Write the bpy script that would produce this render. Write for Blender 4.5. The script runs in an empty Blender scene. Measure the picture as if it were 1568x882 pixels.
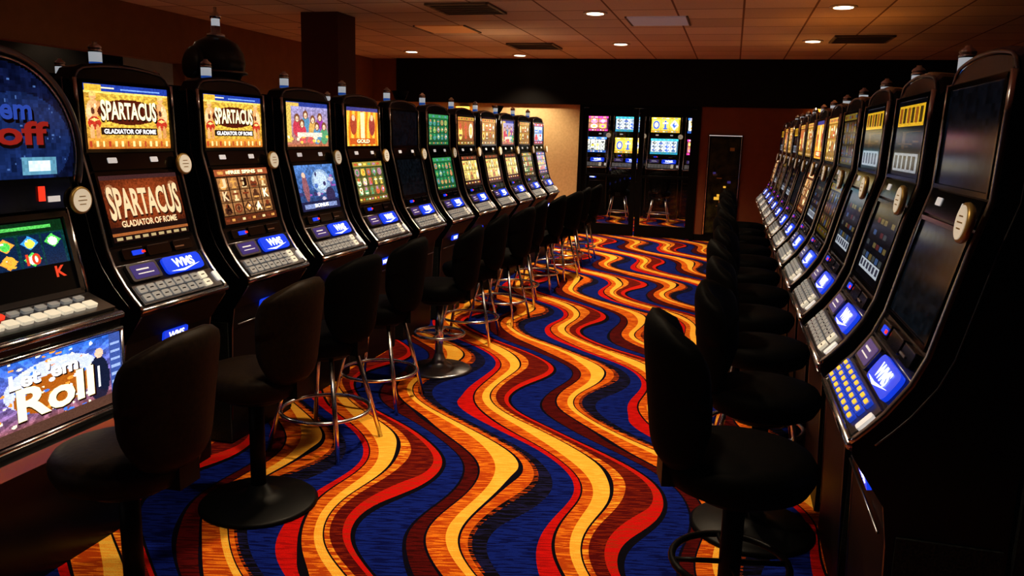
import bpy, numpy as np, random
from math import *
from mathutils import Vector, Matrix
random.seed(4); rng=np.random.RandomState(7)
scene=bpy.context.scene
COL=bpy.context.collection
scene.view_settings.view_transform='Standard'
try: scene.view_settings.look='Medium High Contrast'
except Exception: pass
W_=0.544; S_=0.72

# ------------------------------------------------ materials
def mat(name,col=(.5,.5,.5),rough=.5,metal=0,emis=None,es=0,spec=.5,coat=0):
    m=bpy.data.materials.new(name); m.use_nodes=True
    b=m.node_tree.nodes['Principled BSDF']
    b.inputs['Base Color'].default_value=(*col,1); b.inputs['Roughness'].default_value=rough
    b.inputs['Metallic'].default_value=metal; b.inputs['Specular IOR Level'].default_value=spec
    b.inputs['Coat Weight'].default_value=coat
    if emis: b.inputs['Emission Color'].default_value=(*emis,1); b.inputs['Emission Strength'].default_value=es
    return m
def noisemat(name,c1,c2,scale,rough=.6,bump=.0,spec=.4,detail=4):
    m=mat(name,c1,rough,spec=spec); nt=m.node_tree; b=nt.nodes['Principled BSDF']
    tc=nt.nodes.new('ShaderNodeTexCoord'); n=nt.nodes.new('ShaderNodeTexNoise'); n.inputs['Scale'].default_value=scale; n.inputs['Detail'].default_value=detail
    r=nt.nodes.new('ShaderNodeValToRGB'); r.color_ramp.elements[0].position=.35; r.color_ramp.elements[1].position=.65
    r.color_ramp.elements[0].color=(*c1,1); r.color_ramp.elements[1].color=(*c2,1)
    nt.links.new(tc.outputs['Object'],n.inputs['Vector']); nt.links.new(n.outputs['Fac'],r.inputs[0]); nt.links.new(r.outputs[0],b.inputs['Base Color'])
    if bump:
        bp=nt.nodes.new('ShaderNodeBump'); bp.inputs['Strength'].default_value=bump; bp.inputs['Distance'].default_value=.005
        nt.links.new(n.outputs['Fac'],bp.inputs['Height']); nt.links.new(bp.outputs[0],b.inputs['Normal'])
    return m
M={}
M['black']=mat('black_gloss_plastic',(.004,.004,.005),.25,spec=.4)
M['side']=noisemat('textured_black_laminate',(.003,.004,.004),(.026,.030,.030),160,.5,.3,spec=.25)
M['chrome']=mat('chrome_trim',(.85,.85,.87),.22,1)
M['dchrome']=mat('dark_chrome',(.25,.25,.27),.3,1)
M['dome']=mat('dome_gunmetal',(.05,.05,.05),.3,.6)
M['badge']=mat('badge_disc',(.8,.75,.66),.4,emis=(.9,.8,.6),es=.3)
M['badgering']=mat('badge_gold',(.5,.35,.12),.4,.6)
M['label']=mat('white_label',(.8,.8,.8),.5,emis=(1,1,1),es=.3)
M['key']=mat('button_grey',(.34,.35,.35),.3,emis=(.6,.65,.7),es=.10)  # faint emission put in so the grey keys look brighter
M['keyw']=mat('button_white',(.7,.68,.6),.3,emis=(1,.9,.7),es=.35)
M['keyb']=mat('button_blue_lit',(.02,.06,.4),.3,emis=(.03,.10,.8),es=.4)
M['keyy']=mat('button_yellow_lit',(.8,.5,.05),.3,emis=(1,.6,.08),es=.6)
M['blue']=mat('logo_panel_blue',(.01,.04,.4),.2,emis=(.012,.06,.75),es=.8)
M['bluew']=mat('logo_letters_white',(.9,.9,1),.3,emis=(.9,.95,1),es=1.5)
M['purple']=mat('display_violet',(.03,.02,.1),.2,emis=(.1,.07,.3),es=.4)
M['panel']=mat('panel_black',(.003,.003,.004),.12)
M['red']=mat('led_red',(.5,.02,.01),.3,emis=(1,.05,.02),es=1.0)
M['candw']=mat('candle_white',(.6,.65,.7),.25,emis=(.8,.85,.9),es=.35)
M['candb']=mat('candle_blue',(.02,.08,.3),.3,emis=(.03,.14,.6),es=.35)
M['cream']=mat('letters_cream',(.9,.8,.5),.4,emis=(1,.86,.5),es=1.4)
M['creamd']=mat('letters_cream_dim',(.5,.4,.25),.4,emis=(.85,.62,.38),es=.85)
M['neonb']=mat('letters_neon_blue',(.02,.03,.1),.4,emis=(.04,.10,.5),es=.7)
M['neonr']=mat('letters_neon_red',(.1,.01,.01),.4,emis=(.45,.03,.02),es=.6)
M['neonk']=mat('letters_red_king',(.3,.02,.01),.4,emis=(.8,.08,.03),es=.8)
M['white']=mat('letters_white',(.9,.9,.9),.4,emis=(1,1,1),es=1.3)
M['dark']=mat('letters_dark',(.03,.01,.01),.4)
M['seat']=noisemat('dark_vinyl',(.0012,.001,.0009),(.002,.0016,.0013),60,.65,.15,spec=.06)
M['seat2']=noisemat('brown_vinyl',(.010,.0055,.0025),(.016,.009,.004),60,.55,.15,spec=.12)
M['iron']=mat('black_iron',(.003,.003,.003),.45,0,spec=.18)

def attrmat(name,es,spec=.5,rough=.12):
    m=mat(name,(.0,.0,.0),rough,spec=spec); nt=m.node_tree; b=nt.nodes['Principled BSDF']
    a=nt.nodes.new('ShaderNodeAttribute'); a.attribute_name='Col'
    nt.links.new(a.outputs['Color'],b.inputs['Emission Color']); b.inputs['Emission Strength'].default_value=es
    return m
M['disp']=attrmat('backlit_display',1.3,.3)
M['dispB']=attrmat('backlit_display_bright',2.6,.2)
M['dispD']=attrmat('backlit_display_dim',.75,.2)

# ------------------------------------------------ mesh builder
class MB:
    def __init__(s): s.v=[];s.f=[];s.m=[];s.sm=[];s.mats=[]
    def mi(s,k):
        if k not in s.mats: s.mats.append(k)
        return s.mats.index(k)
    def add(s,vs,fs,k,smooth=False,T=None):
        o=len(s.v); i=s.mi(k)
        for v in vs:
            v=Vector(v)
            if T: v=T@v
            s.v.append(tuple(v))
        for f in fs: s.f.append(tuple(o+a for a in f)); s.m.append(i); s.sm.append(smooth)
    def box(s,c,d,k,T=None):
        x,y,z=[a/2 for a in d]
        vs=[(c[0]+a*x,c[1]+b*y,c[2]+e*z) for a in(-1,1) for b in(-1,1) for e in(-1,1)]
        s.add(vs,[(0,1,3,2),(4,6,7,5),(0,4,5,1),(2,3,7,6),(0,2,6,4),(1,5,7,3)],k,False,T)
    def rbox(s,c,d,r,k,T=None,n=3):
        pts=[]
        x,y=d[0]/2-r,d[1]/2-r
        for (sx,sy,a0) in((1,1,0),(-1,1,90),(-1,-1,180),(1,-1,270)):
            for i in range(n+1):
                a=radians(a0+90*i/n); pts.append((c[0]+sx*x+r*cos(a),c[1]+sy*y+r*sin(a)))
        N=len(pts); vs=[(p[0],p[1],c[2]-d[2]/2) for p in pts]+[(p[0],p[1],c[2]+d[2]/2) for p in pts]
        fs=[(i,(i+1)%N,N+(i+1)%N,N+i) for i in range(N)]+[tuple(range(N))[::-1],tuple(range(N,2*N))]
        s.add(vs,fs,k,False,T)
    def lathe(s,prof,k,c=(0,0,0),n=24,T=None,smooth=True):
        vs=[];fs=[]
        for r,z in prof:
            for i in range(n):
                a=2*pi*i/n; vs.append((c[0]+r*cos(a),c[1]+r*sin(a),c[2]+z))
        for j in range(len(prof)-1):
            for i in range(n):
                fs.append((j*n+i,j*n+(i+1)%n,(j+1)*n+(i+1)%n,(j+1)*n+i))
        fs.append(tuple(range(n))[::-1]); fs.append(tuple(range((len(prof)-1)*n,len(prof)*n)))
        s.add(vs,fs,k,smooth,T)
    def cyl(s,p,q,r,k,n=12,r2=None,T=None):
        s.tube([p,q],r,k,n,r2=r2,T=T)
    def tube(s,path,r,k,n=8,closed=False,r2=None,T=None):
        P=[Vector(p) for p in path]; N=len(P); vs=[];fs=[]
        up=None
        for i,p in enumerate(P):
            if closed: t=(P[(i+1)%N]-P[i-1])
            else: t=P[min(i+1,N-1)]-P[max(i-1,0)]
            t.normalize()
            if up is None:
                up=Vector((0,0,1)) if abs(t.z)<.9 else Vector((1,0,0))
            a=t.cross(up).normalized(); b=a.cross(t).normalized(); up=b
            rr=r if r2 is None else r+(r2-r)*i/(N-1)
            for j in range(n):
                w=2*pi*j/n; vs.append(tuple(p+a*cos(w)*rr+b*sin(w)*rr))
        R=N if closed else N-1
        for i in range(R):
            for j in range(n):
                fs.append((i*n+j,i*n+(j+1)%n,((i+1)%N)*n+(j+1)%n,((i+1)%N)*n+j))
        if not closed: fs.append(tuple(range(n))); fs.append(tuple(range((N-1)*n,N*n))[::-1])
        s.add(vs,fs,k,True,T)
    def mesh(s,name,recalc=True):
        me=bpy.data.meshes.new(name); me.from_pydata(s.v,[],s.f); me.update()
        for k in s.mats: me.materials.append(M[k])
        me.polygons.foreach_set('material_index',s.m); me.polygons.foreach_set('use_smooth',s.sm)
        if recalc:
            import bmesh
            bm=bmesh.new(); bm.from_mesh(me); bmesh.ops.recalc_face_normals(bm,faces=bm.faces); bm.to_mesh(me); bm.free()
        me.update(); return me
def obj(name,me,loc=(0,0,0),rz=0,parent=None,sc=1):
    o=bpy.data.objects.new(name,me); COL.objects.link(o); o.location=loc; o.rotation_euler=(0,0,rz); o.scale=(sc,)*3
    if parent: o.parent=parent
    return o
_tc={}
def text(body,bold=.03):
    if body in _tc: return _tc[body]
    c=bpy.data.curves.new('t','FONT'); c.body=body; c.size=1; c.offset=bold; c.align_x='CENTER'; c.resolution_u=3
    o=bpy.data.objects.new('t',c); COL.objects.link(o); bpy.context.view_layer.update()
    e=o.evaluated_get(bpy.context.evaluated_depsgraph_get()); me=e.to_mesh()
    v=np.array([tuple(x.co) for x in me.vertices]); f=[tuple(p.vertices) for p in me.polygons]
    e.to_mesh_clear(); bpy.data.objects.remove(o); bpy.data.curves.remove(c)
    v-= (v.max(0)+v.min(0))/2; v/=np.maximum((v.max(0)-v.min(0)),1e-6); v[:,2]=0
    _tc[body]=(v,f); return v,f

# ------------------------------------------------ machine profile
PF=[(.832,0),(.868,.034),(.911,.07),(.985,.118),(1.055,.146),(1.297,.20),(1.416,.232),(1.697,.24),(1.76,.26)]
def SB(z):
    for (z0,s0),(z1,s1) in zip(PF,PF[1:]):
        if z<=z1: return s0+(s1-s0)*(z-z0)/(z1-z0)
    return .26
def frame(z0,z1,lift=.004,sbf=SB):
    a=Vector((0,-sbf(z0),z0)); b=Vector((0,-sbf(z1),z1)); v=(b-a); L=v.length; v.normalize()
    r=Vector((-1,0,0)); n=r.cross(v)
    c=(a+b)/2+n*lift
    T=Matrix(((r.x,v.x,n.x,c.x),(r.y,v.y,n.y,c.y),(r.z,v.z,n.z,c.z),(0,0,0,1)))
    return T,L
def put_text(mb,body,T,cx,cy,w,h,k,lift=.003,arch=0,bold=.03):
    v,f=text(body,bold)
    vs=[]
    for p in v:
        sc=1+arch*(4*p[0]*p[0])
        vs.append((cx+p[0]*w,cy+p[1]*h*sc,lift))
    mb.add(vs,f,k,False,T)

def build_cabinet(keymat='key',yk=None):
    mb=MB(); w=W_
    cols=17
    rows=[]
    for i in range(cols):
        x=-w/2+w*i/(cols-1); t=abs(2*x/w)
        ztop=1.765-.028*t*t-.045*max(0,(t-.8)/.2)**2
        pts=[( .12,0.0),(.12,.10),(.10,.58),(.085,.68),(.03,.76),(.004,.80)]+[(s,z) for z,s in PF[:-1]]
        rr=[(x,-s,z) for s,z in pts]+[(x,-.245,ztop-.02),(x,-.262,ztop),(x,-.33,ztop-.005),(x,-.36,ztop-.05),(x,-.36,0)]
        rows.append(rr)
    n=len(rows[0]); vs=[p for r in rows for p in r]; fs=[];lo=[]
    for i in range(cols-1):
        for j in range(n-1): (lo if j<5 else fs).append((i*n+j,(i+1)*n+j,(i+1)*n+j+1,i*n+j+1))
    fs.append(tuple(range(n))); fs.append(tuple(range((cols-1)*n,cols*n))[::-1])
    mb.add(vs,fs,'black'); mb.add(vs,lo,'iron')
    mb.box((0,-.57,.83),(.58,.40,1.66),'side')
    mb.box((0,-.55,1.69),(.5,.30,.05),'black')
    for sx in(-1,1):
        mb.box((sx*.2755,-.235,.31),(.01,.23,.60),'side')
        x=sx*(w/2-.004)
        path=[(x,-s+.004,z) for z,s in PF[:-1]]
        fine=[]
        for a,b in zip(path,path[1:]):
            for q in range(3): fine.append(tuple(Vector(a).lerp(Vector(b),q/3)))
        fine.append(path[-1])
        mb.tube(fine,.008,'chrome',8)
        mb.tube([(x*1.012,p[1]-.055,p[2]) for p in fine],.003,'dchrome',6)
        mb.tube([(x,-.004,.80),(x,-.03,.765),(x,-.085,.69),(x,-.10,.6),(x,-.12,.12)],.004,'dchrome',6)
    top=[]
    for i in range(21):
        x=-w/2+.004+(w-.008)*i/20; t=abs(2*x/w)
        top.append((x,-.243,1.765-.028*t*t-.045*max(0,(t-.8)/.2)**2-.012))
    top=[(-w/2+.004,-.236,1.697)]+top+[(w/2-.004,-.236,1.697)]
    mb.tube(top,.005,'dchrome',6)
    mb.tube([(-w/2,0.003,.825),(w/2,0.003,.825)],.012,'chrome',8)
    mb.tube([(-w/2,-.12,.985),(w/2,-.12,.985)],.004,'dchrome',6)
    for z0,z1,m in((1.425,1.685,.03),(1.065,1.335,.04)):
        T,L=frame(z0,z1,.0)
        hw=w/2-m
        for (cx,cy,dx,dy) in((0,L/2,2*hw+.02,.012),(0,-L/2,2*hw+.02,.012),(hw+.004,0,.012,L),(-hw-.004,0,.012,L)):
            mb.box((cx,cy,.004),(dx,dy,.016),'panel',T)
    T,L=frame(1.345,1.415,.0)
    mb.box((0,0,.004),(w-.06,L*.9,.012),'panel',T)
    mb.rbox((-.13,.005,.011),(.05,.022,.003),.004,'label',T)
    mb.rbox((.11,.005,.011),(.045,.022,.003),.004,'label',T)
    c=Vector((-(w/2-.012),-.182,1.366)); R=Matrix.Translation(c)@Matrix.Rotation(-pi/2+.12,4,'X')
    mb.lathe([(.042,-.008),(.047,0),(.045,.008),(.040,.009)],'badgering',n=28,T=R)
    mb.lathe([(.039,.0),(.039,.011)],'badge',n=28,T=R,smooth=False)
    for dz in(-.014,0,.014): mb.box((0,dz,.0115),(.04-abs(dz)*.8,.003,.001),'badgering',R)
    T,L=frame(.995,1.05,.0)
    for cx,cw in((-.15,.12),(0,.14),(.15,.12)):
        mb.rbox((cx,0,.006),(cw,L*.72,.014),.008,'panel',T)
        mb.box((cx,L*.34,.013),(cw*.9,.003,.003),'dchrome',T)
    mb.rbox((-.13,0,.015),(.06,.02,.004),.003,'blue',T)
    mb.box((-.10,0,.018),(.018,.010,.003),'red',T)
    mb.box((.12,-.006,.014),(.06,.006,.004),'chrome',T)
    T,L=frame(.915,.985,.0)
    mb.rbox((-.14,.0,.008),(.17,L*.9,.014),.012,'dchrome',T)
    mb.rbox((-.14,.0,.013),(.14,L*.70,.008),.008,'purple',T)
    mb.box((-.15,.008,.018),(.07,.006,.001),'label',T); mb.box((-.14,-.01,.018),(.09,.004,.001),'label',T)
    mb.rbox((.10,.0,.008),(.24,L*.9,.012),.02,'blue',T)
    mb.add([(.0,-.028,.0155),(.08,-.036,.0155),(.2,-.012,.0155),(.08,-.027,.0155)],[(0,1,2,3)],'bluew',False,T)
    put_text(mb,'WMS',T,.10,.004,.13,.042,'bluew',.016)
    T,L=frame(.84,.905,.0)
    mb.box((0,0,.003),(w-.05,L*1.05,.010),'dchrome',T)
    k1=keymat
    for r in range(3 if yk else 2):
        nr=3 if yk else 2
        for q in range(8):
            cx=-.215+q*.0535; cy=(-.5+(r+.5)/nr)*L*.92
            kk=k1
            if yk:
                kk='keyb'; mb.rbox((cx,cy,.014),(.028,L*.40/nr,.013),.004,'keyy',T)
            elif q==7: kk='keyw'
            mb.rbox((cx,cy,.012),(.044,L*.76/nr,.012),.005,kk,T)
            if not yk: mb.box((cx,cy,.0185),(.02,.004,.001),'panel',T)
    mb.rbox((.245,0,.01),(.03,.05,.01),.006,'label',T)
    TT=Matrix(((-1,0,0,-.02),(0,.15,.99,-.077),(0,.99,-.15,.665),(0,0,0,1)))
    mb.rbox((0,0,-.004),(.15,.045,.012),.008,'blue',TT)
    put_text(mb,'WMS',TT,0,0,.10,.03,'bluew',.003)
    mb.tube([(-w/2+.03,-.085,.60),(w/2-.03,-.085,.60)],.004,'dchrome',6)
    cy=-.377
    mb.lathe([(.040,0),(.040,.012),(.026,.02),(.026,.035)],'chrome',(0,cy,1.715),20)
    mb.lathe([(.025,0),(.025,.024)],'candb',(0,cy,1.75),20)
    mb.lathe([(.025,0),(.025,.039)],'candw',(0,cy,1.774),20)
    mb.lathe([(.027,0),(.027,.006),(.024,.012),(.027,.018),(.022,.026),(.010,.034),(.010,.04)],'chrome',(0,cy,1.813),20)
    return mb.mesh('slot_machine_body')

# ------------------------------------------------ screen art
GW,GH=110,90
def canvas(c,gw=GW,gh=GH):
    a=np.zeros((gh,gw,3)); a[:]=c; return a
def UVg(a):
    h,w=a.shape[:2]; v,u=np.mgrid[0:h,0:w]; return (u+.5)/w,(v+.5)/h
def rect(a,u0,u1,v0,v1,c):
    u,v=UVg(a); a[(u>=u0)&(u<u1)&(v>=v0)&(v<v1)]=c
def ell(a,cu,cv,ru,rv,c):
    u,v=UVg(a); a[((u-cu)/ru)**2+((v-cv)/rv)**2<1]=c
def dia(a,cu,cv,ru,rv,c):
    u,v=UVg(a); a[np.abs(u-cu)/ru+np.abs(v-cv)/rv<1]=c
def noise(a,s,amp):
    h,w=a.shape[:2]; n=rng.rand(h//s+2,w//s+2)
    n=np.kron(n,np.ones((s,s)))[:h,:w]; a*= (1-amp+2*amp*n)[...,None]
def vgrad(a,c0,c1,v0=0,v1=1):
    u,v=UVg(a); m=(v>=v0)&(v<v1); t=((v-v0)/(v1-v0))[m][:,None]; a[m]=np.array(c0)*(1-t)+np.array(c1)*t
def warrior(a,cu,flip=1):
    sk=(.75,.38,.16); rd=(.45,.04,.02); dk=(.12,.04,.02)
    ell(a,cu,.62,.07,.14,sk); ell(a,cu,.80,.035,.05,sk); ell(a,cu,.845,.04,.035,(.7,.5,.15))
    ell(a,cu+.06*flip,.62,.025,.12,(.6,.28,.1)); ell(a,cu-.05*flip,.55,.03,.14,(.85,.5,.25))
    ell(a,cu,.40,.07,.10,rd); ell(a,cu-.03,.24,.025,.14,sk); ell(a,cu+.03,.24,.025,.14,(.6,.28,.1))
    ell(a,cu-.01,.58,.02,.05,dk); ell(a,cu+.02,.66,.012,.04,(.95,.65,.4)); dia(a,cu,.45,.05,.03,(.8,.6,.2))
def art_spart():
    a=canvas((.85,.45,.06)); u,v=UVg(a)
    t=np.clip(1-np.hypot((u-.5)*1.2,(v-.55)*1.4),0,1)[...,None]
    a[:]=np.array((.30,.07,.01))*(1-t)+np.array((1,.68,.10))*t**.8
    ray=(np.sin(np.arctan2(v-.55,u-.5)*26)>.2)[...,None]; a*=np.where(ray,1.0,.72); noise(a,2,.22); noise(a,1,.12)
    rect(a,0,1,.88,1,(.02,.05,.3)); rect(a,0,1,.86,.885,(.9,.6,.15)); rect(a,.05,.35,.93,.955,(.9,.8,.5)); rect(a,.42,.9,.92,.94,(.2,.35,.8)); rect(a,.02,.2,.885,.985,(.65,.4,.05))
    warrior(a,.10,1); warrior(a,.90,-1)
    ell(a,.5,.58,.36,.20,(.08,.012,.005)); rect(a,.16,.84,.22,.33,(.02,.006,.005))
    vgrad(a,(.4,.12,.02),(.7,.32,.05),0,.17); noise(a,2,.2)
    for q in range(14): rect(a,.03+q*.07,.055+q*.07,.03,.12,(.9,.7,.3) if q%3 else (.4,.05,.02))
    return a
def art_spart_main():
    a=canvas((.10,.02,.01)); u,v=UVg(a)
    t=np.clip(1-np.hypot((u-.5)*1.3,(v-.6)*1.6),0,1)[...,None]
    a[:]=np.array((.025,.006,.004))*(1-t)+np.array((.30,.06,.015))*t; noise(a,2,.3)
    rect(a,0,1,.93,1,(.05,.02,.02)); ell(a,.1,.75,.06,.12,(.3,.13,.06)); ell(a,.9,.75,.06,.12,(.3,.13,.06))
    rect(a,0,1,.0,.22,(.015,.006,.005))
    rect(a,0,1,.09,.13,(.3,.1,.03)); noise(a,1,.15)
    for q in range(9): rect(a,.05+q*.105,.12+q*.105,.02,.07,(.4,.3,.15))
    return a
def art_reels(bg,cell,syms,header=(.5,.3,.1),gap=.02,nx=5,ny=3,dim=1):
    a=canvas(bg); noise(a,2,.2)
    rect(a,0,1,.88,1,header); rect(a,0,1,0,.13,tuple(.35*x for x in header))
    for q in range(10): rect(a,.04+q*.095,.10+q*.095,.04,.09,syms[q%len(syms)])
    for q in range(6): rect(a,.06+q*.15,.16+q*.15,.915,.965,syms[(q*2+1)%len(syms)])
    for i in range(nx):
        for j in range(ny):
            u0=.03+i*.94/nx;u1=u0+.94/nx-gap;v0=.16+j*.70/ny;v1=v0+.70/ny-gap*.5
            rect(a,u0,u1,v0,v1,cell); 
            rect(a,u0,u1,v0,v0+(v1-v0)*.25,tuple(.6*x for x in cell))
            c=syms[rng.randint(len(syms))]; c2=syms[rng.randint(len(syms))]; c3=syms[rng.randint(len(syms))]
            cu,cv=(u0+u1)/2,(v0+v1)/2; du,dv=(u1-u0),(v1-v0); k=rng.randint(4)
            if k==0: ell(a,cu,cv-dv*.15,du*.38,dv*.33,c); ell(a,cu,cv+dv*.22,du*.2,dv*.2,c2); rect(a,cu-du*.3,cu+du*.3,cv-dv*.3,cv-dv*.18,c3)
            elif k==1: dia(a,cu,cv,du*.5,dv*.5,c); dia(a,cu,cv,du*.3,dv*.3,c2); ell(a,cu+du*.1,cv+dv*.1,du*.1,dv*.1,(.9,.85,.7))
            elif k==2: rect(a,cu-du*.12,cu+du*.12,cv-dv*.42,cv+dv*.42,c); rect(a,cu-du*.32,cu+du*.32,cv+dv*.1,cv+dv*.25,c2); rect(a,cu-du*.25,cu+du*.25,cv-dv*.4,cv-dv*.28,c)
            else: ell(a,cu,cv,du*.40,dv*.40,c); ell(a,cu,cv,du*.24,dv*.24,cell); dia(a,cu,cv,du*.2,dv*.28,c3)
    noise(a,1,.25); noise(a,3,.15); return a*dim
def art_moon():
    a=canvas((.03,.05,.2)); vgrad(a,(.02,.03,.10),(.08,.18,.42)); noise(a,5,.35)
    ell(a,.62,.62,.24,.27,(.25,.35,.5)); ell(a,.60,.64,.17,.2,(.45,.55,.7))
    for q in range(26): ell(a,rng.rand(),.2+.6*rng.rand(),.02+.06*rng.rand(),.015+.04*rng.rand(),[(.25,.08,.3),(.08,.15,.4),(.45,.4,.5),(.05,.04,.12)][q%4])
    ell(a,.2,.5,.07,.3,(.25,.1,.12)); ell(a,.2,.78,.045,.06,(.7,.42,.3)); ell(a,.8,.3,.12,.18,(.04,.03,.08))
    rect(a,0,1,0,.2,(.02,.02,.06)); rect(a,.08,.92,.05,.15,(.2,.25,.45)); noise(a,2,.3); noise(a,1,.2); return a
def art_faces():
    a=canvas((.25,.12,.35)); vgrad(a,(.35,.12,.05),(.30,.30,.55)); noise(a,4,.3)
    rect(a,0,1,.9,1,(.03,.05,.25)); rect(a,0,.3,.90,.98,(.6,.4,.1))
    rect(a,.0,.12,.1,.9,(.6,.42,.1))
    for q,(x,y) in enumerate([(.25,.62),(.45,.7),(.62,.6),(.8,.66),(.9,.45),(.36,.5),(.72,.45)]):
        ell(a,x,y-.2,.1,.2,[(.5,.05,.08),(.1,.25,.4),(.6,.35,.1),(.3,.05,.3),(.1,.3,.15)][q%5]); ell(a,x,y+.02,.06,.10,(.18,.07,.03)); ell(a,x,y,.035,.065,(.85,.55,.36)); ell(a,x,y-.01,.015,.01,(.4,.1,.08))
    for q in range(26): ell(a,rng.rand(),.08+.2*rng.rand(),.035,.035,[(.8,.5,.1),(.6,.1,.1),(.9,.8,.5)][q%3])
    rect(a,.25,.85,.22,.32,(.7,.62,.5)); noise(a,2,.22); noise(a,1,.2); return a
def art_curtain():
    a=canvas((.8,.4,.05)); u,v=UVg(a)
    s=(.5+.5*np.sin(u*38+np.sin(v*5)))[...,None]; a[:]=np.array((.65,.16,.01))*(1-s)+np.array((1,.55,.08))*s
    rect(a,0,1,.9,1,(.05,.05,.2)); rect(a,.44,.56,.06,.88,(1,.85,.4)); ell(a,.22,.55,.1,.26,(.35,.06,.03)); ell(a,.22,.72,.05,.08,(.8,.5,.3)); ell(a,.8,.55,.1,.28,(.3,.05,.04)); ell(a,.8,.74,.05,.08,(.8,.5,.3))
    rect(a,.1,.9,.05,.2,(.5,.1,.02)); noise(a,2,.2); noise(a,1,.2); return a
def art_dark(tint=(.004,.005,.008)):
    a=canvas(tint); noise(a,6,.5); return a
def art_deal():
    a=canvas((.003,.006,.03)); vgrad(a,(.002,.004,.018),(.004,.007,.032)); noise(a,3,.3)
    ell(a,.62,.5,.36,.3,(.008,.02,.08)); noise(a,4,.4)
    for q in range(90): ell(a,rng.rand(),rng.rand(),.007,.007,(.06,.12,.3))
    rect(a,.62,.86,.29,.40,(.10,.25,.35)); rect(a,.66,.82,.31,.38,(.6,.75,.8)); rect(a,.15,.45,.1,.35,(.03,.035,.07)); noise(a,2,.2); return a
def art_fruit():
    a=canvas((.01,.05,.06)); vgrad(a,(.005,.03,.08),(.005,.05,.03)); noise(a,3,.3)
    rect(a,0,1,.84,1,(.005,.03,.01)); rect(a,.1,.9,.9,.94,(.1,.5,.1)); rect(a,0,1,0,.12,(.01,.03,.08))
    sy=[(.9,.35,.05),(.7,.05,.03),(.1,.6,.1),(.9,.8,.1),(.05,.3,.7),(.9,.85,.7)]
    for i in range(5):
        rect(a,.02+i*.196,.19+i*.196,.15,.82,(.006,.02,.06))
        for j in range(3):
            if (i*3+j)%4==1: continue
            c=sy[rng.randint(6)]; cu=.105+i*.196; cv=.265+j*.225
            dia(a,cu,cv,.075,.10,c); ell(a,cu,cv-.01,.04,.06,sy[rng.randint(6)]); ell(a,cu-.02,cv+.03,.012,.012,(1,1,.8))
    rect(a,.75,.97,.02,.1,(.6,.7,.75)); noise(a,1,.3); return a
def art_roll():
    a=canvas((.03,.08,.3)); vgrad(a,(.20,.06,.01),(.03,.12,.5)); noise(a,3,.35)
    u,v=UVg(a); ray=(np.sin(np.arctan2(v-.5,u-.45)*20)>.3); a[ray]*=1.8
    ell(a,.45,.60,.36,.32,(.55,.6,.95)); ell(a,.45,.48,.30,.24,(.35,.10,.01)); 
    for q in range(90): ell(a,rng.rand()*.75,rng.rand(),.02*rng.rand()+.006,.02*rng.rand()+.008,[(1,.9,.6),(.05,.2,.8),(.8,.3,.05),(1,1,1)][q%4])
    ell(a,.80,.42,.09,.32,(.01,.015,.04)); ell(a,.81,.78,.035,.07,(.8,.5,.35)); rect(a,.9,1,0,1,(.05,.09,.3)); rect(a,.79,.81,.3,.6,(.9,.9,.9))
    for j in range(8): rect(a,.91,.99,.06+j*.11,.10+j*.11,(.3,.4,.7))
    rect(a,0,1,0,.14,(.08,.04,.03)); noise(a,1,.15); return a
def art_rpanel(kind):
    a=canvas((.004,.004,.006)); noise(a,5,.4)
    if kind==0:  # yellow strip and pale bar stand in for reflections of the opposite screens
        rect(a,.08,.92,.66,.93,(.85,.50,.03))
        for q in range(6): rect(a,.12+q*.13,.21+q*.13,.70,.90,(.08,.05,.01) if q%2 else (.35,.12,.02))
        rect(a,.1,.9,.06,.30,(.35,.38,.42))
        for q in range(5): rect(a,.14+q*.15,.24+q*.15,.09,.27,(.02,.02,.03))
        for q in range(12): rect(a,.1+.8*rng.rand(),.2+.75*rng.rand(),.36+.24*rng.rand(),.38+.24*rng.rand(),(.06,.03,.01))
    if kind==1:
        for j in range(5): 
            for q in range(6):
                if rng.rand()<.7: rect(a,.08+q*.14,.19+q*.14,.1+j*.16,.17+j*.16,[(.05,.10,.22),(.16,.12,.04),(.10,.02,.02),(.06,.07,.07)][rng.randint(4)])
        rect(a,.1,.9,.1,.25,(.5,.55,.6)); 
        for q in range(6): rect(a,.13+q*.13,.21+q*.13,.13,.22,(.05,.05,.08))
    if kind==2: rect(a,.1,.9,.55,.9,(.03,.05,.10)); ell(a,.5,.4,.25,.2,(.12,.07,.02)); rect(a,.1,.9,.05,.2,(.25,.28,.3)); ell(a,.4,.7,.2,.12,(.15,.03,.02))
    if kind==3: a=art_reels((.02,.012,.006),(.10,.07,.03),[(.35,.22,.05),(.25,.05,.03),(.1,.15,.3)],(.4,.28,.04),dim=.6)
    noise(a,1,.3); return a
def art_green():
    return art_reels((.01,.08,.03),(.02,.15,.06),[(.35,.42,.12),(.04,.28,.10),(.5,.22,.1),(.1,.25,.3)],(.04,.22,.08))

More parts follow.
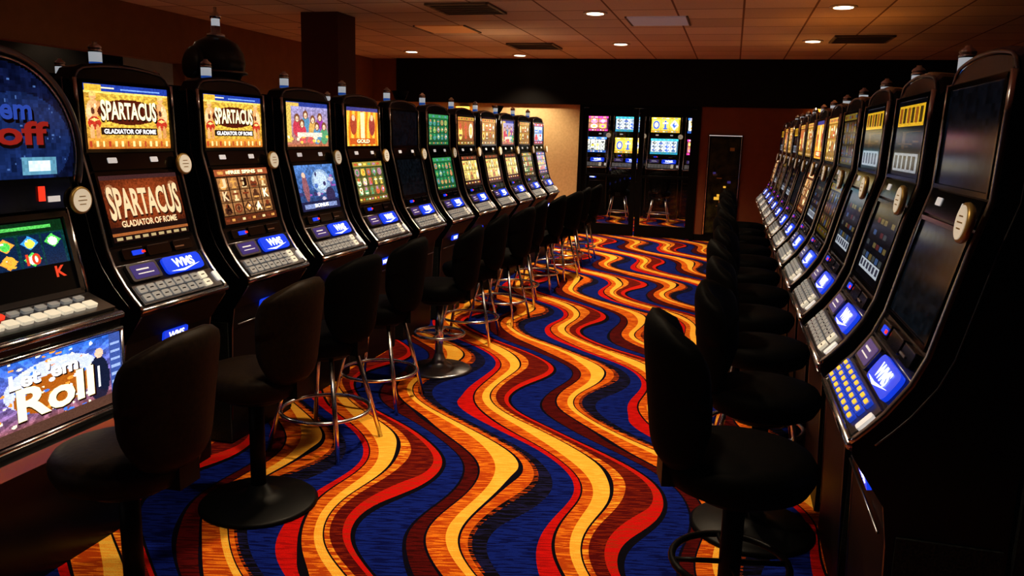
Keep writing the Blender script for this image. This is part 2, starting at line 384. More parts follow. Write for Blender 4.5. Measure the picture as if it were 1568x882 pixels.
def screen_mesh(name,art,z0,z1,hw,texts=(),mk='disp',sbf=SB,mask=None,lift=.006):
    T,L=frame(z0,z1,lift,sbf); gh,gw=art.shape[:2]
    mb=MB(); mb.mi(mk)
    vs=[];
    for j in range(gh+1):
        for i in range(gw+1):
            vs.append(((i/gw-.5)*2*hw,(j/gh-.5)*L,0))
    fs=[];cols=[]
    for j in range(gh):
        for i in range(gw):
            if mask is not None and not mask((i+.5)/gw,(j+.5)/gh): continue
            a=j*(gw+1)+i; fs.append((a,a+1,a+gw+2,a+gw+1)); cols.append(art[j,i])
    mb.add(vs,fs,mk,False,T)
    for (body,cu,cv,tw,th,k,arch) in texts:
        if k!='dark' and tw>.3: put_text(mb,body,T,(cu-.5+.008)*2*hw,(cv-.5-.018)*L,tw*2*hw*1.03,th*L*1.05,'dark',.0015,arch,)
        put_text(mb,body,T,(cu-.5)*2*hw,(cv-.5)*L,tw*2*hw,th*L,k,.003,arch)
    me=mb.mesh(name,recalc=False)
    at=me.attributes.new('Col','FLOAT_COLOR','FACE')
    data=np.ones((len(me.polygons),4)); data[:len(cols),:3]=np.array(cols); data[len(cols):,:3]=0
    at.data.foreach_set('color',data.ravel().astype(np.float32))
    return me
TOP=(1.432,1.68,W_/2-.034); MAIN=(1.072,1.328,W_/2-.045)
def top(n,a,t=(),mk='disp'): return screen_mesh(n,a,*TOP[:2],TOP[2],t,mk)
def main(n,a,t=(),mk='disp'): return screen_mesh(n,a,*MAIN[:2],MAIN[2],t,mk)
def letters(n,mats,nx=5,ny=3):
    o=[]; used=set()
    for q in range(n):
        i,j=rng.randint(nx),rng.randint(ny)
        if (i,j) in used: continue
        used.add((i,j)); o.append((random.choice(['A','K','Q','J','10','9']),.03+(i+.5)*.94/nx-.01,.16+(j+.5)*.70/ny,.10,.17,random.choice(mats),0))
    return o
gold=[(.9,.6,.15),(.5,.1,.05),(.85,.75,.5),(.2,.1,.05)]
brn=art_reels((.03,.012,.006),(.34,.16,.06),[(.18,.04,.015),(.6,.30,.08),(.08,.03,.015),(.75,.55,.28)],(.3,.08,.03))
t_sp=top('art',art_spart(),[('SPARTACUS',.5,.60,.66,.27,'cream',.25),('GLADIATOR OF ROME',.5,.275,.62,.075,'white',0)])
m_sp=main('art',art_spart_main(),[('SPARTACUS',.5,.58,.92,.42,'creamd',.25),('GLADIATOR OF ROME',.5,.26,.72,.10,'creamd',0)])
m_r1=main('art',brn,[('FREE SPINS',.5,.94,.5,.07,'cream',0)]+letters(6,['cream','creamd','dark']))
t_fc=top('art',art_faces()); m_mn=main('art',art_moon(),[('BONUS',.5,.10,.35,.08,'white',0)])
t_cu=top('art',art_curtain(),[('GOLD',.5,.125,.4,.1,'cream',0)])
m_co=main('art',art_reels((.03,.05,.02),(.18,.16,.05),[(.8,.55,.1),(.5,.1,.04),(.1,.3,.15),(.8,.8,.5),(.4,.2,.3)],(.3,.22,.05)),letters(5,['cream','neonk','keyy']))
t_dk=top('art',art_dark(),mk='dispD'); m_dk=main('art',art_dark((.005,.007,.010)),mk='dispD')
t_gr=top('art',art_green()); m_gr=main('art',art_green())
t_go=top('art',art_reels((.25,.12,.02),(.45,.25,.05),gold,(.6,.35,.08),nx=4,ny=2)); m_go=main('art',art_reels((.02,.01,.01),(.75,.55,.18),gold,(.1,.04,.02),ny=2))
t_ro=top('art',art_reels((.15,.04,.02),(.4,.15,.04),gold,(.5,.3,.05),nx=3,ny=1))
t_bl=top('art',art_reels((.05,.1,.3),(.5,.6,.7),[(.8,.1,.1),(.1,.2,.7),(.9,.9,.9)],(.7,.05,.05),nx=2,ny=2)); m_bl=main('art',art_reels((.02,.02,.08),(.5,.45,.4),[(.8,.1,.1),(.1,.2,.7),(.9,.7,.2)],(.1,.1,.3)))
RT=[top('art',art_rpanel(k),mk='dispD') for k in (0,2,3)]; RM=[main('art',art_rpanel(k),mk='dispD') for k in (1,3,2)]
nb=[art_reels((.3,.2,.02),(.8,.55,.1),[(.9,.1,.05),(.9,.9,.8),(.05,.1,.4)],(.9,.6,.05),nx=3,ny=1),art_reels((.05,.1,.15),(.75,.78,.8),[(.05,.1,.4),(.1,.1,.1),(.05,.1,.2)],(.05,.5,.6),nx=4,ny=3),art_reels((.06,.01,.05),(.5,.2,.1),[(.9,.1,.5),(.9,.9,.8),(.9,.6,.1)],(.8,.05,.3),nx=3,ny=2),art_reels((.01,.01,.01),(.75,.75,.65),[(.05,.05,.05),(.8,.4,.05),(.9,.9,.9)],(.05,.2,.8),nx=5,ny=3)]
NT=[top('art',x,mk='dispB') for x in nb]; NM=[main('art',x,mk='dispB') for x in nb]

cab=build_cabinet(); cab_y=build_cabinet(yk=True)
def machine(loc,rz,tm,mm,c=None,sc=1):
    o=obj('slot_machine',c or cab,loc,rz,sc=sc)
    if tm: obj('top_screen',tm,parent=o)
    if mm: obj('main_screen',mm,parent=o)
    return o
XL,YL=-2.147,2.5385; XR,YR=.3257,1.9627
Lset=[(t_sp,m_sp),(t_sp,m_r1),(t_fc,m_mn),(t_cu,m_co),(t_dk,m_dk),(t_gr,m_gr),(t_ro,m_go),(t_go,m_go),(t_fc,m_go),(t_go,m_co),(t_bl,m_bl)]
for k,(a,b) in enumerate(Lset): machine((XL,YL+W_/2+k*S_,0),-pi/2,a,b)
rt=[t_dk,RT[0],RT[0],RT[2],t_go,t_cu]; rm=[m_dk,RM[0],RM[0],RM[1],RM[0],m_r1]
for k in range(12): machine((XR,YR+W_/2+k*S_,0),pi/2,rt[k] if k<6 else [t_go,t_ro,RT[0]][k%3],rm[k%6],cab_y if k==0 else cab)
for k in range(8): machine((-3.77,YL+W_/2+k*S_,0),pi/2,[t_go,t_gr,t_cu][k%3],[m_go,m_co,m_gr][k%3])

# ------------------------------------------------ round top upright machine (nearest left)
def SBr(z):
    P=[(.45,.0),(.80,.0),(.86,.0),(.91,.13),(.92,.14),(1.21,.20),(1.22,.16),(1.34,.17),(1.36,.14),(1.75,.16)]
    for (z0,s0),(z1,s1) in zip(P,P[1:]):
        if z<=z1: return s0+(s1-s0)*(z-z0)/(z1-z0)
    return .16
def build_round():
    mb=MB(); w=.58
    side=[(.05,0),(.05,.42),(.0,.46),(.0,.80),(-.01,.86),(.13,.915),(.20,1.22),(.16,1.24),(.17,1.36),(.70,1.36),(.70,0)]
    vs=[(sx*w/2,-a,b) for sx in(-1,1) for a,b in side]; n=len(side)
    fs=[(i,(i+1)%n,n+(i+1)%n,n+i) for i in range(n)]+[tuple(range(n)),tuple(range(n,2*n))[::-1]]
    mb.add(vs,fs,'black')
    R=.325; cz=1.43
    pts=[(R*cos(a),cz+R*sin(a)) for a in np.linspace(-.35,pi+.35,41)]
    vs=[(x,-.16,z) for x,z in pts]+[(x,-.6,z) for x,z in pts]; n=len(pts)
    fs=[(i,(i+1)%n,n+(i+1)%n,n+i) for i in range(n)]+[tuple(range(n)),tuple(range(n,2*n))[::-1]]
    mb.add(vs,fs,'black')
    mb.tube([(x,-.155,z) for x,z in pts],.012,'dchrome',8)
    mb.tube([(x*.93,-.152,cz+(z-cz)*.93) for x,z in pts],.004,'chrome',6)
    mb.box((0,-.15,1.285),(.50,.03,.10),'panel')
    mb.box((.10,-.13,1.30),(.10,.004,.05),'blue'); mb.box((-.12,-.13,1.29),(.025,.004,.05),'red'); mb.box((-.17,-.13,1.27),(.05,.004,.02),'label')
    T,L=frame(.93,1.205,.0,SBr)
    for (cx,cy,dx,dy) in((0,L/2,.54,.02),(0,-L/2,.54,.02),(.265,0,.02,L),(-.265,0,.02,L)): mb.box((cx,cy,.006),(dx,dy,.022),'dchrome',T)
    T,L=frame(.865,.91,.0,SBr)
    mb.box((0,0,.006),(w-.01,L,.014),'dchrome',T)
    for q in range(9):
        mb.rbox((-.235+q*.055,-.02,.018),(.045,.035,.014),.006,'keyw',T); mb.rbox((-.235+q*.055,.03,.018),(.04,.022,.01),.006,'key' if q!=2 else 'red',T)
    mb.tube([(-w/2,.012,.85),(w/2,.012,.85)],.014,'chrome',8)
    mb.tube([(-w/2,.008,.80),(w/2,.008,.80)],.008,'chrome',8)
    mb.tube([(-w/2,.008,.52),(w/2,.008,.52)],.010,'chrome',8)
    mb.box((0,.012,.465),(w,.05,.05),'chrome')
    for sx in(-1,1): mb.tube([(sx*w/2,.004,.50),(sx*w/2,.004,.80)],.008,'chrome',8); mb.tube([(sx*w/2,.0-.13,.915),(sx*w/2,-.2,1.22)],.008,'chrome',8)
    c=Vector((-(w/2-.01),-.125,1.258)); Rm=Matrix.Translation(c)@Matrix.Rotation(-pi/2,4,'X')
    mb.lathe([(.044,-.008),(.05,0),(.048,.008),(.042,.009)],'badgering',n=28,T=Rm)
    mb.lathe([(.041,.0),(.041,.011)],'badge',n=28,T=Rm,smooth=False)
    for dz in(-.014,0,.014): mb.box((0,dz,.0115),(.04-abs(dz)*.8,.003,.001),'badgering',Rm)
    mb.lathe([(.03,0),(.03,.03),(.012,.04)],'chrome',(0,-.35,1.755),20)
    return mb.mesh('round_top_machine_body')
rc=build_round()
r_top=screen_mesh('art',art_deal(),1.2,1.73,.29,[("Deal 'em",.40,.70,.62,.14,'neonb',0),("off",.64,.55,.36,.15,'neonr',0)],sbf=lambda z:.155,mask=lambda u,v:((u-.5)/.5)**2+((v-.43)/.55)**2<1 and v>.27)
r_main=screen_mesh('art',art_fruit(),.945,1.19,.25,[("10",.69,.49,.12,.16,'neonk',0),("Q",.5,.49,.10,.17,'keyy',0),("10",.11,.49,.11,.15,'neonk',0),("J",.11,.27,.09,.16,'keyy',0),("K",.89,.27,.09,.16,'neonk',0)],sbf=SBr)
r_bel=screen_mesh('art',art_roll(),.535,.79,.275,[("Let 'em",.38,.76,.5,.2,'white',0),("Roll",.46,.44,.58,.42,'cream',0)],sbf=lambda z:-.004,mk='disp')
for yy in (YL-.72+.28,YL-1.44+.26):
    o=obj('slot_machine',rc,(XL+.03,yy,0),-pi/2)
    obj('topper_screen',r_top,parent=o); obj('main_screen',r_main,parent=o); obj('belly_glass',r_bel,parent=o)

# domed beacon topper on the back row
mb=MB()
mb.cyl((0,0,1.72),(0,0,1.82),.06,'iron',16)
mb.lathe([(.06,-.14),(.13,-.12),(.165,-.05),(.175,0),(.165,.06),(.13,.12),(.07,.155),(.03,.165)],'dome',(0,0,1.93),36)
mb.lathe([(.055,0),(.055,.02),(.03,.03),(.03,.07)],'chrome',(0,0,2.085),20); mb.lathe([(.026,0),(.026,.05)],'candw',(0,0,2.15),18); mb.lathe([(.033,0),(.033,.02),(.01,.045),(.01,.07)],'chrome',(0,0,2.20),18)
Rm=Matrix.Translation((-.06,-.16,1.92))@Matrix.Rotation(radians(-20),4,'Z')@Matrix.Rotation(radians(82),4,'X')
mb.lathe([(.085,-.02),(.10,-.01),(.10,.012),(.08,.02),(.03,.024)],'dome',n=28,T=Rm)
mb.tube([(.177*cos(a),.177*sin(a),1.87) for a in np.linspace(0,2*pi,33)[:-1]],.010,'dchrome',8,closed=True)
obj('domed_beacon',mb.mesh('domed_beacon'),(-3.22,4.62,.0))

# ------------------------------------------------ stools
def stool_mesh(kind,sm='seat'):
    mb=MB()
    mb.lathe([(.05,-.03),(.17,-.03),(.20,-.015),(.218,.02),(.22,.05),(.205,.074),(.17,.086),(.09,.09),(.02,.091)],sm,(0,0,.535),32)
    mb.lathe([(.12,0),(.14,.02),(.14,.04)],'iron',(0,0,.475),20)
    na,nz=23,17; out=[];inn=[]
    for j in range(nz):
        t=j/(nz-1)
        for i in range(na):
            q=i/(na-1)*2-1
            hw=56
            vv=t*2-1; 
            k=(max(0,abs(vv)-.35)/.65); lim=sqrt(max(0,1-k**2.6))*.40+.60
            if vv<0: lim=1-.25*k*k
            a=radians(hw*q*lim); 
            z=.575+t*.435-.035*abs(q)**3*(1 if vv>0 else -1)
            lean=.05*t
            edge=max(abs(q)**6,abs(vv)**8)
            th=.036*(1-.75*edge)
            r=.215+lean
            out.append(((r+th)*sin(a),-(r+th)*cos(a),z)); inn.append(((r-th)*sin(a),-(r-th)*cos(a),z))
    n=na*nz; vs=out+inn; fs=[]
    for j in range(nz-1):
        for i in range(na-1):
            a=j*na+i; fs.append((a,a+1,a+na+1,a+na)); fs.append((n+a,n+a+na,n+a+na+1,n+a+1))
    for i in range(na-1):
        fs.append((i,n+i,n+i+1,i+1)); b=(nz-1)*na+i; fs.append((b,b+1,n+b+1,n+b))
    for j in range(nz-1):
        a=j*na; fs.append((a,a+na,n+a+na,n+a)); a=j*na+na-1; fs.append((a,n+a,n+a+na,a+na))
    mb.add(vs,fs,sm,True)
    mb.box((0,-.20,.56),(.10,.05,.10),'iron')
    if kind in('ped','pedn'):
        mb.cyl((0,0,.03),(0,0,.50),.032,'iron',20)
        mb.lathe([(.245,0),(.25,.008),(.235,.02),(.12,.03),(.06,.05),(.035,.09)],'iron',(0,0,0.0),40)
        if kind=='ped':
            mb.tube([(.17*cos(a),.17*sin(a),.26) for a in np.linspace(0,2*pi,33)[:-1]],.011,'iron',8,closed=True)
            for a in(0,pi/2,pi,1.5*pi): mb.cyl((.03*cos(a),.03*sin(a),.26),(.17*cos(a),.17*sin(a),.26),.008,'iron',8)
    elif kind=='cped':
        mb.cyl((0,0,.03),(0,0,.50),.028,'chrome',20)
        mb.lathe([(.225,0),(.23,.008),(.21,.02),(.10,.03),(.05,.06),(.03,.12)],'dchrome',(0,0,0),40)
        mb.tube([(.17*cos(a),.17*sin(a),.26) for a in np.linspace(0,2*pi,33)[:-1]],.011,'chrome',8,closed=True)
        for a in(0,pi/2,pi,1.5*pi): mb.cyl((.03*cos(a),.03*sin(a),.26),(.17*cos(a),.17*sin(a),.26),.008,'chrome',8)
    else:
        for sx in(-1,1):
            for sy in(-1,1):
                mb.tube([(sx*.11,sy*.11,.50),(sx*.16,sy*.16,.25),(sx*.205,sy*.205,.0)],.012,'chrome',10)
        mb.tube([(.225*cos(a),.225*sin(a),.19) for a in np.linspace(0,2*pi,41)[:-1]],.011,'chrome',8,closed=True)
    return mb.mesh('stool')
S={k:stool_mesh(k) for k in('ped','cped','legs')}
S['pb']=stool_mesh('pedn','seat2')
def stool(x,y,kind,facing,sc=.955):
    return obj('bar_stool',S[kind],(x,y,0),facing,sc=sc)
stool(-1.69,1.90,'pb',pi/2+.03); stool(-1.79,2.74,'pb',pi/2+.0)
stool(-1.84,3.41,'legs',pi/2-.1); stool(-1.87,4.10,'legs',pi/2+.0); stool(-1.76,4.80,'cped',pi/2+.1)
for k,(dx,dr) in enumerate([(0,.1),(.03,-.1),(-.03,.2),(.0,0),(.04,-.2),(0,.1),(.02,0)]): stool(-1.82+dx,5.62+k*.72,'legs',pi/2+dr)
stool(.085,2.36,'ped',-pi/2+.22,1.03)
for k in range(10): stool(.185+.02*(k%2),3.16+k*.72,'legs' if k%3 else 'ped',-pi/2+.1*((k*7)%3-1),.98)

# ------------------------------------------------ room
def slab(name,x0,x1,y0,y1,z0,z1,m):
    mb=MB(); M.setdefault(m.name,m); mb.box(((x0+x1)/2,(y0+y1)/2,(z0+z1)/2),(x1-x0,y1-y0,z1-z0),m.name)
    return obj(name,mb.mesh(name))
m_brown=noisemat('brown_wall_paint',(.24,.105,.033),(.27,.118,.04),8,.7)
m_brown2=noisemat('dark_brown_wall',(.05,.017,.009),(.06,.02,.010),8,.6)
m_brown3=noisemat('chestnut_wall',(.24,.085,.035),(.27,.095,.04),8,.6)
m_beige=noisemat('beige_wallcovering',(.74,.54,.28),(.82,.61,.33),30,.7)
m_blackw=noisemat('black_bulkhead_paint',(.003,.003,.003),(.005,.004,.004),6,.5,spec=.2)
m_grey=noisemat('grey_wall',(.45,.44,.42),(.5,.48,.45),8,.7)
m_pillar=noisemat('pillar_maroon_paint',(.10,.022,.008),(.11,.025,.009),10,.6)
Z=2.72; YE=12.74
def carpet():
    m=bpy.data.materials.new('wavy_casino_carpet'); m.use_nodes=True; nt=m.node_tree; b=nt.nodes['Principled BSDF']; L=nt.links
    b.inputs['Roughness'].default_value=.9; b.inputs['Specular IOR Level'].default_value=.05
    tc=nt.nodes.new('ShaderNodeTexCoord'); sp=nt.nodes.new('ShaderNodeSeparateXYZ'); L.new(tc.outputs['Object'],sp.inputs[0])
    def mt(op,a,b_=None,c=None):
        n=nt.nodes.new('ShaderNodeMath'); n.operation=op
        for i,x in enumerate((a,b_,c)):
            if x is None: continue
            if isinstance(x,(int,float)): n.inputs[i].default_value=x
            else: L.new(x,n.inputs[i])
        return n.outputs[0]
    X,Y=sp.outputs[0],sp.outputs[1]
    n1=nt.nodes.new('ShaderNodeTexNoise'); n1.inputs['Scale'].default_value=.9; n1.inputs['Detail'].default_value=1; L.new(tc.outputs['Object'],n1.inputs['Vector'])
    ph=mt('MULTIPLY',mt('SUBTRACT',Y,3.0),2*pi/1.75)
    s=mt('MULTIPLY',mt('SINE',ph),.19)
    u=mt('SUBTRACT',mt('MULTIPLY_ADD',mt('SUBTRACT',Y,3.0),.5,X),s)
    u=mt('ADD',u,mt('MULTIPLY',mt('SUBTRACT',n1.outputs['Fac'],.5),.20))
    w=mt('MULTIPLY',mt('SINE',mt('ADD',mt('MULTIPLY',u,4*pi),mt('MULTIPLY',ph,1.0))),.038)
    w2=mt('MULTIPLY',mt('SINE',mt('ADD',mt('MULTIPLY',u,10*pi),mt('MULTIPLY',ph,-.7))),.008)
    u=mt('ADD',mt('ADD',u,w),w2)
    fr=mt('FRACT',mt('ADD',u,21.23))
    bl=(.008,.022,.21);nv=(.004,.004,.02);mr=(.10,.006,.006);oa=(.50,.075,.008);ob=(.85,.24,.018);yl=(1.0,.47,.055);rd=(.60,.010,.008)
    yl2=(1.0,.58,.09); bk=(.006,.005,.010); bd=(.004,.008,.09)
    bands=[(0,bl,bd),(.12,bk,nv),(.132,mr,(.045,.004,.004)),(.205,bk,nv),(.215,oa,ob),(.305,yl,yl2),(.365,bk,nv),(.376,oa,ob),(.42,bk,oa),(.445,bk,(.015,.015,.07)),(.505,bl,bd),
           (.62,rd,(.40,.008,.008)),(.665,bk,bk),(.677,oa,ob),(.745,yl,yl2),(.81,bk,bk),(.822,oa,(1.0,.42,.04)),(.862,mr,(.22,.02,.006)),(.935,rd,(.45,.03,.01)),(.975,bk,bk)]
    def ramp(ix):
        r=nt.nodes.new('ShaderNodeValToRGB'); r.color_ramp.interpolation='CONSTANT'; e=r.color_ramp.elements
        e[0].position=0; e[0].color=(*bands[0][ix],1); e[1].position=bands[1][0]; e[1].color=(*bands[1][ix],1)
        for q in bands[2:]:
            k=e.new(q[0]); k.color=(*q[ix],1)
        L.new(fr,r.inputs[0]); return r.outputs[0]
    A,B=ramp(1),ramp(2)
    cb=nt.nodes.new('ShaderNodeCombineXYZ'); L.new(mt('MULTIPLY',mt('MULTIPLY_ADD',Y,.35,X),10),cb.inputs[0]); L.new(mt('MULTIPLY',mt('MULTIPLY_ADD',X,-.25,Y),95),cb.inputs[1])
    n2=nt.nodes.new('ShaderNodeTexNoise'); n2.inputs['Scale'].default_value=1; n2.inputs['Detail'].default_value=1; L.new(cb.outputs[0],n2.inputs['Vector'])
    st=mt('GREATER_THAN',n2.outputs['Fac'],.53)
    mx=nt.nodes.new('ShaderNodeMix'); mx.data_type='RGBA'; L.new(st,mx.inputs['Factor']); L.new(A,mx.inputs['A']); L.new(B,mx.inputs['B'])
    n3=nt.nodes.new('ShaderNodeTexNoise'); n3.inputs['Scale'].default_value=260; L.new(tc.outputs['Object'],n3.inputs['Vector'])
    hs=nt.nodes.new('ShaderNodeHueSaturation'); L.new(mt('MULTIPLY_ADD',n3.outputs['Fac'],.9,.5),hs.inputs['Value']); L.new(mx.outputs['Result'],hs.inputs['Color'])
    L.new(hs.outputs[0],b.inputs['Base Color'])
    bp=nt.nodes.new('ShaderNodeBump'); bp.inputs['Strength'].default_value=.4; bp.inputs['Distance'].default_value=.004; L.new(n3.outputs['Fac'],bp.inputs['Height']); L.new(bp.outputs[0],b.inputs['Normal'])
    return m
def ceilmat():
    m=mat('acoustic_ceiling_tiles',(.42,.32,.25),.9,spec=.1); nt=m.node_tree; b=nt.nodes['Principled BSDF']; L=nt.links
    tc=nt.nodes.new('ShaderNodeTexCoord'); br=nt.nodes.new('ShaderNodeTexBrick'); br.offset=0; br.squash=1
    br.inputs['Scale'].default_value=1; br.inputs['Brick Width'].default_value=.61; br.inputs['Row Height'].default_value=.61; br.inputs['Mortar Size'].default_value=.010; br.inputs['Mortar Smooth'].default_value=.1
    br.inputs['Color1'].default_value=(.95,.82,.68,1); br.inputs['Color2'].default_value=(.76,.64,.52,1); br.inputs['Mortar'].default_value=(.30,.19,.12,1)
    L.new(tc.outputs['Object'],br.inputs['Vector'])
    n=nt.nodes.new('ShaderNodeTexNoise'); n.inputs['Scale'].default_value=90; L.new(tc.outputs['Object'],n.inputs['Vector'])
    mx=nt.nodes.new('ShaderNodeMix'); mx.data_type='RGBA'; mx.blend_type='MULTIPLY'; mx.inputs['Factor'].default_value=.3
    L.new(br.outputs['Color'],mx.inputs['A']); L.new(n.outputs['Fac'],mx.inputs['B']); L.new(mx.outputs['Result'],b.inputs['Base Color'])
    return m
cp=carpet()
slab('floor',-8.0,5.0,-2.5,18.6,-.1,0,cp)
slab('ceiling',-8.0,5.0,-2.5,18.6,Z,Z+.1,ceilmat())
slab('wall_left',-6.05,-5.9,7.87,YE,0,Z,m_brown)
slab('wall_left_header',-6.05,-5.9,-2.5,7.87,2.2,Z,m_brown)
slab('wall_alcove_end',-6.7,-6.05,7.87,7.97,0,Z,m_grey)
slab('wall_alcove_back',-6.8,-6.7,-2.5,7.97,0,Z,m_blackw)
slab('wall_right',4.5,4.6,-2.5,18.6,0,Z,m_brown2)
slab('wall_back',-6.8,4.5,-2.5,-2.4,0,Z,m_brown2)
D0,D1,DH=-2.36,-.50,2.03
slab('wall_far_left',-5.9,D0,YE,YE+.12,0,DH,m_beige)
slab('wall_far_right',D1,4.5,YE,YE+.12,0,DH,m_brown3)
slab('bulkhead_far',-5.45,4.5,YE-.06,YE+.12,DH,Z,m_blackw)
slab('wall_far_corner',-5.9,-5.45,YE,YE+.12,DH,Z,m_brown)
slab('wall_next_room_back',-8,4.5,18.3,18.4,0,Z,m_blackw)
slab('wall_next_room_left',-8,-7.9,YE+.12,18.3,0,Z,m_brown2)
slab('pillar',-4.42,-4.0,7.8,8.2,0,Z,m_pillar)
slab('baseboard_far',D1,4.5,YE-.015,YE,0,.1,m_blackw)
# doors
M['dframe']=mat('door_frame_black',(.003,.003,.003),.5,spec=.15)
g=bpy.data.materials.new('door_glass'); g.use_nodes=True; nt=g.node_tree; nt.nodes.remove(nt.nodes['Principled BSDF'])
tr=nt.nodes.new('ShaderNodeBsdfTransparent'); tr.inputs[0].default_value=(.93,.95,.95,1); gl=nt.nodes.new('ShaderNodeBsdfGlossy'); gl.inputs['Roughness'].default_value=.02; ms=nt.nodes.new('ShaderNodeMixShader'); ms.inputs[0].default_value=.03
nt.links.new(tr.outputs[0],ms.inputs[1]); nt.links.new(gl.outputs[0],ms.inputs[2]); nt.links.new(ms.outputs[0],nt.nodes['Material Output'].inputs[0]); M['glass']=g
def door(name,x0,x1):
    mb=MB(); y=YE+.02; f=.075
    mb.box((x0+f/2,y,DH/2-.02),(f,.05,DH-.06),'dframe'); mb.box((x1-f/2,y,DH/2-.02),(f,.05,DH-.06),'dframe')
    mb.box(((x0+x1)/2,y,DH-.10),(x1-x0-2*f,.05,.12),'dframe'); mb.box(((x0+x1)/2,y,.10),(x1-x0-2*f,.05,.18),'dframe')
    mb.box(((x0+x1)/2,y,(.19+DH-.16)/2),(x1-x0-2*f,.008,DH-.16-.19),'glass')
    mb.box(((x0+x1)/2,y-.04,.95),(x1-x0-2*f,.02,.04),'dframe')
    return obj(name,mb.mesh(name))
xm=(D0+D1)/2
door('door_1',D0+.06,xm-.01); door('door_2',xm+.01,D1-.06)
mb=MB(); mb.box((D0+.03,YE+.03,DH/2),(.06,.14,DH),'dframe'); mb.box((D1-.03,YE+.03,DH/2),(.06,.14,DH),'dframe'); mb.box((xm,YE+.03,DH-.02),(D1-D0-.12,.14,.04),'dframe'); obj('trim_door_frame',mb.mesh('trim_door_frame'))

for k in range(7): machine((-4.1+k*.70,15.9,0),pi,NT[(k*3)%4],NM[(k+1)%4],sc=1.16)
for k in range(6): stool(-3.5+k*.75,15.1,'legs',0)
sg=screen_mesh('sign_art',art_reels((.01,.01,.02),(.10,.03,.10),[(.9,.2,.6),(.9,.9,.8),(.1,.5,.9),(.9,.6,.1),(.2,.8,.3)],(.8,.5,.1),nx=9,ny=2),0,.26,2.2,[],sbf=lambda z:0)
mb=MB(); mb.box((0,-.05,.13),(4.5,.08,.32),'black')
for q in(-1.8,0,1.8): mb.cyl((q,-.05,.29),(q,-.05,.51),.015,'iron')
so=obj('lit_casino_sign',mb.mesh('lit_casino_sign'),(-1.9,16.4,2.21),pi); obj('sign_face',sg,parent=so)

M['cabfront']=noisemat('cabinet_front_mottled',(.006,.006,.004),(.05,.06,.02),9,.25)
mb=MB(); mb.box((0,0,.0),(.50,.03,1.52),'dframe'); mb.box((0,-.018,0),(.42,.006,1.44),'cabfront')
for q in range(16): mb.box((-.14+.28*random.random(),-.023,-.5+1.1*random.random()),(.03+.05*random.random(),.003,.012+.04*random.random()),random.choice(['badgering','dchrome','label','purple','keyy']))  # glowing and coloured bits painted as reflections in the cabinet glass
for sx in(-1,1): mb.box((sx*.235,-.02,0),(.012,.02,1.5),'chrome')
mb.box((0,-.02,.75),(.48,.02,.014),'label')
obj('tall_glass_cabinet',mb.mesh('tall_glass_cabinet'),(-.12,YE-.02,.86))

M['amber']=mat('amber_glass',(.8,.4,.05),.4,emis=(1,.42,.06),es=3.5)
def sconce(x,z):
    mb=MB(); mb.box((0,0,0),(.16,.05,.14),'iron')
    for q in(-1,0,1): mb.box((q*.075,-.055,.01),(.06,.06,.11),'amber')
    mb.box((0,-.055,-.055),(.24,.08,.015),'iron'); mb.box((0,-.055,.075),(.24,.08,.012),'iron')
    obj('wall_sconce',mb.mesh('wall_sconce'),(x,YE-.025,z))
sconce(1.2,1.96); sconce(-4.28,1.90)

def fill_uplamp(x,y,z,e,col):  # uplights added on the machine tops to brighten and warm the ceiling
    mb=MB(); mb.lathe([(.05,0),(.06,.01),(.02,.03),(.02,.06),(.05,.10),(.075,.16),(.07,.16)],'iron',(0,0,0),20); mb.lathe([(.05,.14),(.05,.15)],'amber',(0,0,0),20)
    o=obj('added_uplight',mb.mesh('added_uplight'),(x,y,z))
    l=bpy.data.lights.new('added_uplight_spot','SPOT'); l.energy=e; l.color=col; l.spot_size=radians(150); l.spot_blend=.8; l.shadow_soft_size=.05
    lo=bpy.data.objects.new('added_uplight_spot',l); COL.objects.link(lo); lo.parent=o; lo.location=(0,0,.18); lo.rotation_euler=(pi,0,0)
fill_uplamp(-2.80,6.6,1.716,6,(1,.62,.38)); fill_uplamp(-2.80,9.6,1.716,7,(1,.60,.33)); fill_uplamp(.93,6.9,1.716,11,(1,.36,.06)); fill_uplamp(.93,8.6,1.716,8,(1,.36,.06)); fill_uplamp(.93,10.4,1.716,6,(1,.42,.1))

M['lamp']=mat('downlight_lens',(1,.9,.7),.4,emis=(1,.86,.62),es=6)
M['lampw']=mat('downlight_trim',(.75,.7,.6),.5)
def downlight(x,y,e,col=(1,.79,.54),ang=115,blend=.6,lamp=True):
    mb=MB(); mb.lathe([(.085,0),(.115,0),(.12,.006),(.115,.012)],'lampw',(0,0,-.012),28)
    mb.lathe([(.082,0),(.082,.004)],'lamp',(0,0,-.0145),28,smooth=False)
    o=obj('downlight_incl_added',mb.mesh('downlight_incl_added'),(x,y,Z))
    if e:
        l=bpy.data.lights.new('bulb','SPOT'); l.energy=e; l.color=col; l.spot_size=radians(ang); l.spot_blend=blend; l.shadow_soft_size=.07
        lo=bpy.data.objects.new('bulb',l); COL.objects.link(lo); lo.parent=o; lo.location=(0,0,-.03)
E=200
for (x,y,e) in [(-.8,1.7,E*.5),(-.95,3.3,E*.9),(-1.0,5.4,E*1.05),(-1.39,8.07,E*1.15),(-1.488,10.66,E*1.25),(-4.74,11.6,E*.6),(-3.2,12.1,E*.8),(.81,10.4,E*.2),(.84,7.87,E*.15),(-5.0,6.0,E*.45),(-1.4,13.8,E*1.1),(-2.9,13.8,E*.8),(-5.0,9.,E*.45),(-5.0,3.2,E*.45),(-6.35,6.9,E*.35)]: downlight(x,y,e)  # those by the left wall, beige wall and alcove are added to brighten them
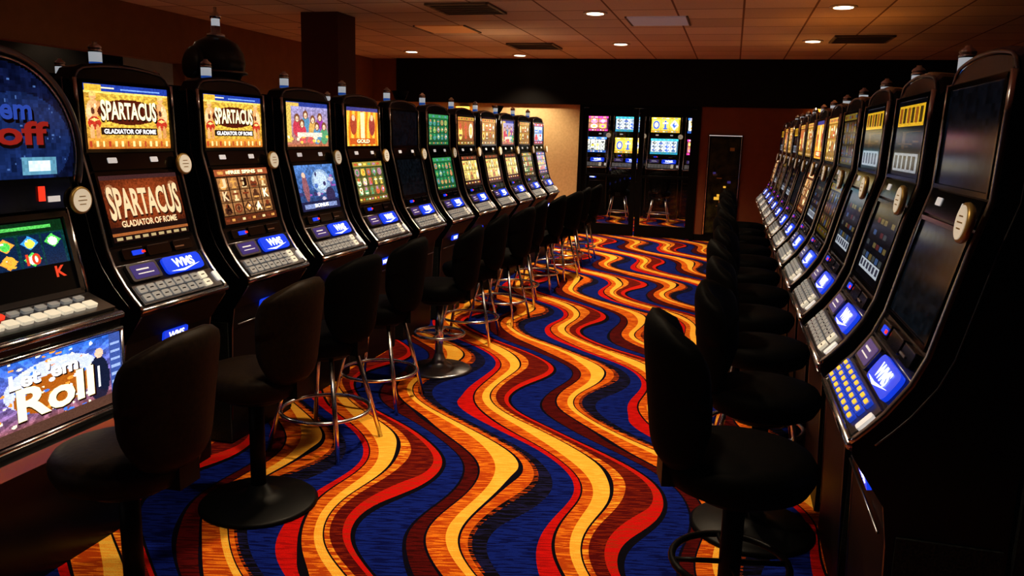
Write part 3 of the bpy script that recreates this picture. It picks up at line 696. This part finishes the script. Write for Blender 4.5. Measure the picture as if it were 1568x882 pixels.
M['vent']=mat('vent_black',(.01,.01,.01),.5)
M['ventw']=mat('vent_frame',(.16,.13,.1),.5)
def vent(x,y,w=.60,d=.60):
    mb=MB(); 
    mb.box((0,0,-.008),(w,d,.012),'vent')
    for sx in(-1,1): mb.box((sx*w/2,0,-.012),(.03,d+.03,.02),'ventw')
    for sy in(-1,1): mb.box((0,sy*d/2,-.012),(w,.03,.02),'ventw')
    for q in range(4): mb.box((0,-d/2+d*(q+1)/5,-.018),(w,.012,.012),'ventw')
    obj('ceiling_vent',mb.mesh('ceiling_vent'),(x,y,Z))
vent(-2.57,7.67); vent(-2.67,10.86); vent(1.31,10.19)
M['fl']=mat('light_diffuser_panel',(.75,.8,.88),.4,emis=(.5,.6,.8),es=.05); M['flo']=mat('warm_panel',(.6,.3,.12),.4,emis=(1,.30,.08),es=.10)
for (x,y,k) in((-.83,8.64,'fl'),(-3.29,9.15,'flo')):
    mb=MB(); mb.box((0,0,-.006),(.60,.60,.012),k); mb.box((.3,0,-.008),(.02,.62,.014),'ventw'); mb.box((-.3,0,-.008),(.02,.62,.014),'ventw'); obj('ceiling_light_panel',mb.mesh('ceiling_light_panel'),(x,y,Z))

wd=bpy.data.worlds.new('World'); scene.world=wd; wd.use_nodes=True; wd.node_tree.nodes['Background'].inputs[0].default_value=(.02,.015,.01,1); wd.node_tree.nodes['Background'].inputs[1].default_value=.3

yw,pt,rl,H,f=.2601,-.1880,.0283,1.5292,1254.08
F=Vector((-sin(yw)*cos(pt),cos(yw)*cos(pt),sin(pt))); R=Vector((cos(yw),sin(yw),0)); U=R.cross(F)
R2=R*cos(rl)+U*sin(rl); U2=-R*sin(rl)+U*cos(rl)
cd=bpy.data.cameras.new('camera'); cd.sensor_width=36; cd.lens=f*36/1600; cd.clip_start=.05
co=bpy.data.objects.new('camera',cd); COL.objects.link(co)
co.matrix_world=Matrix(((R2.x,U2.x,-F.x,0),(R2.y,U2.y,-F.y,0),(R2.z,U2.z,-F.z,H),(0,0,0,1)))
scene.camera=co
